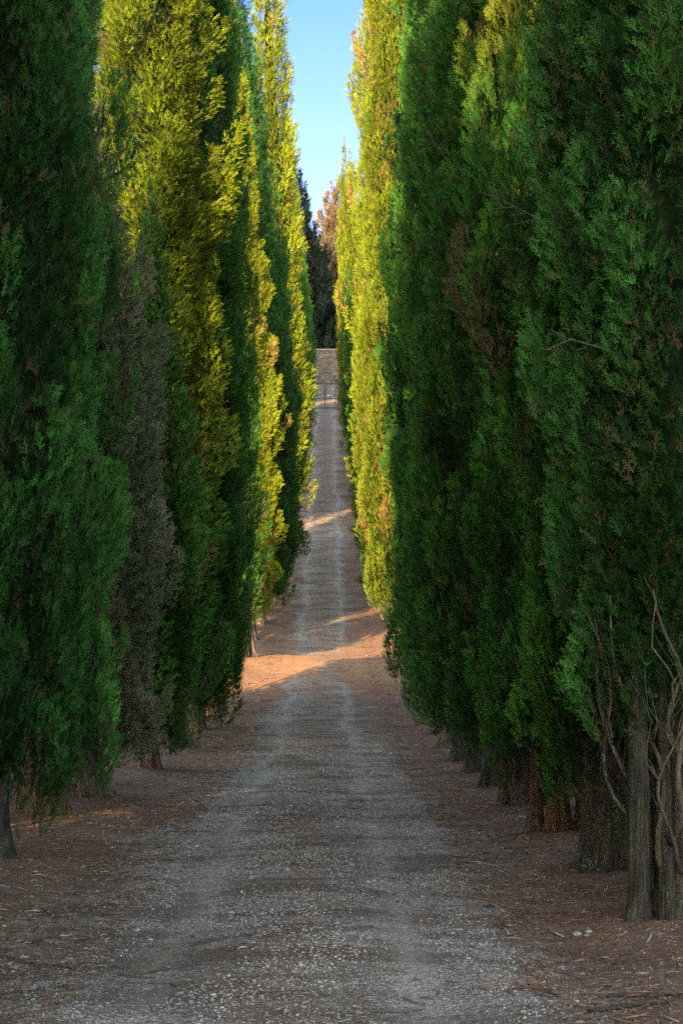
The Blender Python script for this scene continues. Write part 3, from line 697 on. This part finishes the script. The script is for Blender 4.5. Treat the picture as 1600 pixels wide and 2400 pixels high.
for sgn in (-1, 1):
    def mir(pts): return [(sgn*p[0], p[1], p[2]) for p in pts]
    q.tube(mir(arc(.55, 2.42, .30, .04, -.6, 5.8)), .022, 6)
    q.tube(mir(arc(.28, 2.75, .22, .03, 2.2, -4.2)), .020, 6)
    q.tube(mir(arc(.92, 2.30, .22, .03, -.6, 5.5)), .018, 6)
    q.tube(mir([(1.2, 0, 2.12), (.95, 0, 2.5), (.6, 0, 2.82), (.3, 0, 2.95)]), .02, 6)
    q.tube(mir([(.08, 0, 2.1), (.2, 0, 2.5), (.42, 0, 2.7), (.7, 0, 2.62)]), .018, 6)
    for k in range(4):
        q.tube(mir([(.15+.2*k, 0, 2.12), (.2+.22*k, 0, 2.3), (.28+.22*k, 0, 2.4-.03*k)]), .014, 5)
q.tube([(0, 0, 2.05), (0, 0, 2.9)], .025, 6)
q.build('scrollwork', M['iron'], gate, True)
q = MB()
q.tube(arc(0, 3.12, .2, .2, 0, 2*PI, 20), .03, 6)
for sgn in (-1, 1):
    q.tube([(sgn*.16, 0, 3.22), (sgn*.32, 0, 3.34), (sgn*.34, 0, 3.46), (sgn*.22, 0, 3.5)], [.035, .03, .022, .012], 6)
q.tube([(0, 0, 2.9), (-.1, 0, 3.02), (0, 0, 3.2), (.1, 0, 3.02), (0, 0, 2.9)], .018, 6)
q.tube(arc(0, 3.12, .11, .11, 3.4, 6.0, 9), .016, 6)
q.build('crest', M['iron_light'], gate, True)
q = MB(); q.box((0, -.06, 1.36), (.1, .05, .14)); q.build('lock', M['iron'], gate)
def disc(name, x, z, r, mat, parent):
    q = MB(); q.tube([(x, -.05, z), (x, -.065, z)], r, 20); return q.build(name, mat, parent)
disc('round_sign', .25, 1.12, .075, M['white'], gate)
q = MB(); q.box((.47, -.058, 1.08), (.27, .012, .2)); sg = q.build('blue_sign', M['blue'], gate)
q = MB(); q.box((.44, -.066, 1.1), (.05, .006, .12)); q.box((.53, -.066, 1.08), (.05, .006, .09)); q.build('sign_mark', M['white'], sg)
pp = MB(); pp.tube([(0, 0, 0), (0, 0, 1.45)], .045, 10); pp.box((0, 0, 1.47), (.12, .12, .05)); pp.box((-.12, 0, 1.1), (.25, .04, .04))
po = pp.build('post', M['stone_pale']); po.location = (gx-1.42, gy-.4, gzf(-1.6, gy)-.05)
tag(po, 'pale slim post at the left side of the iron gate', 'post')

# ---------------------------------------------------------------- gravel, litter, twigs
rg = np.random.RandomState(77)
def scatter_pebbles(n):
    d = 7.5*np.exp(rg.rand(n)*math.log(34/7.5)); x = rg.normal(0, 1.0, n) - .2
    kn = np.sin(2.1*x+1.7*d)+np.sin(3.7*x-2.3*d+1)+np.sin(.9*d+5*x)+.9*np.sin(6.1*x+.7*d) - 2.2*np.exp(-((np.abs(x-cx(d))-.7)/.22)**2)
    k = (np.abs(x) < 2.6) & (kn > rg.normal(-.5, 1.0, n)); d, x = d[k], x[k]; n = len(d)
    an = np.linspace(0, 2*PI, 5, endpoint=False)
    o = np.concatenate([np.stack([np.cos(an), np.sin(an), 0*an], 1), np.stack([.68*np.cos(an+.5), .68*np.sin(an+.5), 0*an+.42], 1)])
    of = np.array([(k, (k+1) % 5, 5+k) for k in range(5)] + [((k+1) % 5, 5+(k+1) % 5, 5+k) for k in range(5)] + [(5, 6, 7), (5, 7, 8), (5, 8, 9)])
    s = np.minimum(.028, .0044*np.exp(rg.normal(0, .38, n))*(1+d/70)); a = rg.uniform(0, 6.28, n)
    jit = 1 + rg.normal(0, .16, (n, 10, 3)); P = o[None]*jit
    X = P[..., 0]*np.cos(a)[:, None]-P[..., 1]*np.sin(a)[:, None]; Y = P[..., 0]*np.sin(a)[:, None]+P[..., 1]*np.cos(a)[:, None]
    z0 = gz(x, d)-s*.05
    V = np.stack([x[:, None]+X*s[:, None], d[:, None]+Y*s[:, None], z0[:, None]+P[..., 2]*s[:, None]], -1).reshape(-1, 3)
    F = (of[None]+(np.arange(n)*10)[:, None, None]).reshape(-1, 3)
    t = np.repeat(np.stack([rg.rand(n), (rg.rand(n) < .05)*.7, 0*s], 1), 10, 0)
    return V, F, t
def tintmat(name, a, b, c):
    m, nt, out = newmat(name)
    at = N(nt, 'ShaderNodeAttribute', attribute_name='tint'); sp = N(nt, 'ShaderNodeSeparateColor'); L(nt, at, 'Color', sp, 0)
    col = mixc(nt, sp.outputs[1], mixc(nt, sp.outputs[0], a, b), c)
    p = N(nt, 'ShaderNodeBsdfPrincipled'); p.inputs['Roughness'].default_value = .9; nt.links.new(col, p.inputs['Base Color']); L(nt, p, 0, out, 0)
    return m
M['pebble'] = tintmat('mixed_gravel', (0.15, 0.125, 0.10), (0.50, 0.44, 0.37), (0.60, 0.54, 0.46))
M['needle'] = tintmat('dry_needles', (0.07, 0.04, 0.025), (0.24, 0.14, 0.075), (0.42, 0.33, 0.22))
V, F, t = scatter_pebbles(60000)
tag(link(bpy.data.objects.new('gravel', tri_mesh('gravel', V, F, [M['pebble']], tint=t))), 'loose grey gravel scattered over the lane', 'gravel', kind='stuff')
def scatter_litter(n):
    d = 8*np.exp(rg.rand(n)*math.log(62/8)); sd = np.where(rg.rand(n) < .5, -1, 1); x = -.1+sd*(1.15+np.abs(rg.normal(.35, .75, n)))
    low = rg.rand(n) < .14; x = np.where(low, rg.uniform(-1.2, 1.0, n), x)
    k = np.abs(x) < 4.5; d, x = d[k], x[k]; n = len(d)
    ln = rg.uniform(.02, .085, n)*(1+d/50); long_ = rg.rand(n) < .06; ln = np.where(long_, ln*3, ln); w = ln*rg.uniform(.025, .07, n)+.0008*(1+d/12)
    a = rg.uniform(0, PI, n); kx = rg.normal(0, .25, n)
    P = []
    for t_, side in ((-1, -1), (-1, 1), (0, 1), (1, 1), (1, -1), (0, -1)):
        bx_ = t_*ln/2; by_ = side*w/2 + (0 if t_ else 1)*kx*ln*.5
        X = x+bx_*np.cos(a)-by_*np.sin(a); Y = d+bx_*np.sin(a)+by_*np.cos(a)
        P.append(np.stack([X, Y, gz(X, Y)+.004+(.012 if t_ == 0 else 0)*rg.rand(n)], 1))
    V = np.stack(P, 1).reshape(-1, 3); of = np.array([(0, 5, 2), (0, 2, 1), (5, 4, 3), (5, 3, 2)])
    F = (of[None]+(np.arange(n)*6)[:, None, None]).reshape(-1, 3)
    t = np.repeat(np.stack([rg.rand(n), (rg.rand(n) < .16)*rg.uniform(.3, 1, n), 0*ln], 1), 6, 0)
    return V, F, t
V, F, t = scatter_litter(24000)
tag(link(bpy.data.objects.new('needle_litter', tri_mesh('needle_litter', V, F, [M['needle']], tint=t))), 'brown fallen cypress sprigs and needles along the verges', 'litter', kind='stuff')

def stick(x, d, ln, az, r, label, forks=1, mat=None):
    rs = np.random.RandomState(int(d*31+ln*17)); mb = MB(); a = rs.uniform(0, 6)
    def P(t, off=0): 
        X = x+math.cos(az)*ln*(t-.5)-math.sin(az)*(.05*ln*math.sin(a+5*t)+off); Y = d+math.sin(az)*ln*(t-.5)+math.cos(az)*(.05*ln*math.sin(a+5*t)+off)
        return (X, Y, gzf(X, Y)+r*.8)
    ts = np.linspace(0, 1, 12); mb.tube([P(t) for t in ts], [r*(1-.6*t) for t in ts], 6)
    for k in range(forks):
        t0 = .3+.25*k; sd = (-1)**k
        mb.tube([P(t0+.3*q, sd*.22*ln*q) for q in np.linspace(0, 1, 5)], [r*.6*(1-.7*q) for q in np.linspace(0, 1, 5)], 5)
    o = mb.build('fallen_branch', mat or M['twig'], None, True)
    return tag(o, label, 'stick', 'sticks fallen on the lane')
stick(-1.72, 11.0, .95, -.6, .008, 'long thin stick lying on the dark verge at the lower left', 2, M['bark_red'])
stick(-1.42, 10.1, .16, .5, .008, 'short broken stick at the end of the long one, lower left')
stick(-.85, 10.65, .2, -.1, .005, 'small straight twig on the gravel left of the middle', 0, M['bark_red'])
stick(1.42, 9.25, .42, .25, .011, 'thick brown stick near the lower right corner', 1, M['bark_dark'])
stick(1.62, 9.6, .5, -.1, .008, 'thinner stick lying above the thick one at the lower right', 2, M['bark_dark'])
stick(1.10, 8.55, .3, .1, .007, 'twig close to the bottom edge right of the middle', 1, M['bark_red'])
stick(-1.65, 15.1, .6, .1, .006, 'pale twig at the foot of the nearest left cypress')
stick(1.75, 17.0, .5, -.5, .007, 'bent twig by the two reddish trunks on the right', 2)
stick(-1.3, 18.5, .45, .5, .006, 'thin twig on the left verge beside the gravel', 1)
for i, (x, d, s) in enumerate([(1.52, 11.95, .021), (1.60, 12.0, .017), (1.57, 11.88, .014)]):
    rs = np.random.RandomState(i); th, ph = np.meshgrid(np.linspace(0, 2*PI, 12, endpoint=False), np.linspace(.15, PI-.15, 7)); rr = s*(1+rs.normal(0, .1, th.shape))
    V = np.stack([(rr*np.sin(ph)*np.cos(th)*1.3).ravel(), (rr*np.sin(ph)*np.sin(th)).ravel(), (rr*np.cos(ph)*.75).ravel()], 1)
    F = [(a*12+b, a*12+(b+1) % 12, (a+1)*12+(b+1) % 12, (a+1)*12+b) for a in range(6) for b in range(12)]
    o = link(bpy.data.objects.new('stone', tri_mesh('stone', V, np.array(F), [M['stone_pale']], smooth=True)))
    o.location = (x, d, gzf(x, d)+s*.4)
    tag(o, ['largest pale stone of the small group on the right verge', 'middle sized pale stone on the right of the group on the verge', 'smallest pale stone in front of the group on the right verge'][i], 'stone', 'pale stones on the right verge')
def tuft(name, x, d, h, n, mat, label, cat, flat=.0):
    rs = np.random.RandomState(int(d*13)); V = []; F = []
    for k in range(n):
        a = rs.uniform(0, 6.28); l = h*rs.uniform(.5, 1.1); w = .004+.01*flat; o = rs.normal(0, .05+.1*flat, 2); tl = rs.uniform(.1, .7)+flat
        b = len(V); dx, dy = math.cos(a), math.sin(a); z = gzf(x+o[0], d+o[1])
        for t in (0, .5, 1):
            for s in (-1, 1):
                V.append((x+o[0]+dx*l*tl*t*t-dy*w*s*(1-.9*t), d+o[1]+dy*l*tl*t*t+dx*w*s*(1-.9*t), z+l*t*(1-.45*t*tl)*(1-.75*flat)+.004))
        F += [(b, b+1, b+3, b+2), (b+2, b+3, b+5, b+4)]
    o = link(bpy.data.objects.new(name, tri_mesh(name, np.array(V), np.array(F), [mat])))
    return tag(o, label, cat)
tuft('grass_tuft', -.32, 48.3, .22, 60, M['drygrass'], 'dry grass tuft in the middle of the lane at the sunny strip', 'grass tuft')
tuft('grass_tuft', -1.3, 47.5, .2, 30, M['drygrass'], 'straw coloured grass tuft in the sun at the left of the lane', 'grass tuft')
tuft('dead_sprig', 1.0, 9.9, .16, 30, M['deadleaf'], 'rust brown dead sprig lying on the gravel at the lower right', 'sprig', .8)
tuft('dead_sprig', .86, 8.6, .12, 20, M['deadleaf'], 'small rust brown sprig at the bottom edge', 'sprig', .8)
tuft('dead_sprig', 1.42, 13.0, .16, 26, M['deadleaf'], 'dark rusty sprig on the brown patch right of the gravel', 'sprig', .8)

# ---------------------------------------------------------------- camera, light, sky
cam = bpy.data.cameras.new('camera'); co = link(bpy.data.objects.new('camera', cam))
cam.sensor_fit = 'VERTICAL'; cam.sensor_height = 36; cam.sensor_width = 24; cam.lens = 36*4500/2352
cam.clip_end = 6000; cam.clip_start = .1
co.location = (0, 0, EYE); co.rotation_euler = (PI/2, 0, -math.atan(32/4500))
S.camera = co

sl = bpy.data.lights.new('sun', 'SUN'); so = link(bpy.data.objects.new('sun', sl))
sl.energy = 15.0; sl.angle = math.radians(.5); sl.color = (1.0, .705, .39)
dv = Vector((math.sin(SUN_AZ)*math.cos(SUN_EL), math.cos(SUN_AZ)*math.cos(SUN_EL), -math.sin(SUN_EL)))
so.rotation_euler = dv.to_track_quat('-Z', 'Y').to_euler(); so.location = (-20, -40, 40)

w = bpy.data.worlds.new('World'); S.world = w; w.use_nodes = True
nt = w.node_tree; nt.nodes.clear()
sky = nt.nodes.new('ShaderNodeTexSky'); sky.sky_type = 'NISHITA'; sky.sun_disc = False
sky.sun_elevation = SUN_EL; sky.sun_rotation = math.radians(200); sky.altitude = 200; sky.air_density = 1.0; sky.dust_density = .6; sky.ozone_density = 1.6
hs = nt.nodes.new('ShaderNodeHueSaturation'); hs.inputs['Saturation'].default_value = 1.0
bg = nt.nodes.new('ShaderNodeBackground'); bg.inputs[1].default_value = .86
wo = nt.nodes.new('ShaderNodeOutputWorld')
nt.links.new(sky.outputs[0], hs.inputs['Color'])
# clear deep sky opposite the sun, bright hazy sky on the sun's side
tcw = nt.nodes.new('ShaderNodeTexCoord'); sxw = nt.nodes.new('ShaderNodeSeparateXYZ'); nt.links.new(tcw.outputs['Generated'], sxw.inputs[0])
zt = ramp(nt, sxw.outputs[2], [(0.04, (.32, .275, .29)), (0.26, (.155, .207, .35)), (0.75, (1.0, .9, .78))])
yt = ramp(nt, mathn(nt, 'MULTIPLY_ADD', sxw.outputs[1], .5, .5), [(0.35, 0.0), (0.85, 1.0)])
tn = mixc(nt, yt, (1.3, 1.05, .80), zt)
ml = nt.nodes.new('ShaderNodeMix'); ml.data_type = 'RGBA'; ml.blend_type = 'MULTIPLY'; ml.inputs[0].default_value = 1.0
nt.links.new(hs.outputs[0], ml.inputs[6]); nt.links.new(tn, ml.inputs[7]); nt.links.new(ml.outputs[2], bg.inputs[0])
nt.links.new(bg.outputs[0], wo.inputs[0])

S.render.engine = 'CYCLES'
S.cycles.max_bounces = 6; S.cycles.diffuse_bounces = 2; S.cycles.transmission_bounces = 3; S.cycles.glossy_bounces = 2
S.cycles.use_denoising = False; S.cycles.use_adaptive_sampling = False
S.view_settings.view_transform = 'Standard'; S.view_settings.look = 'None'; S.view_settings.exposure = 0
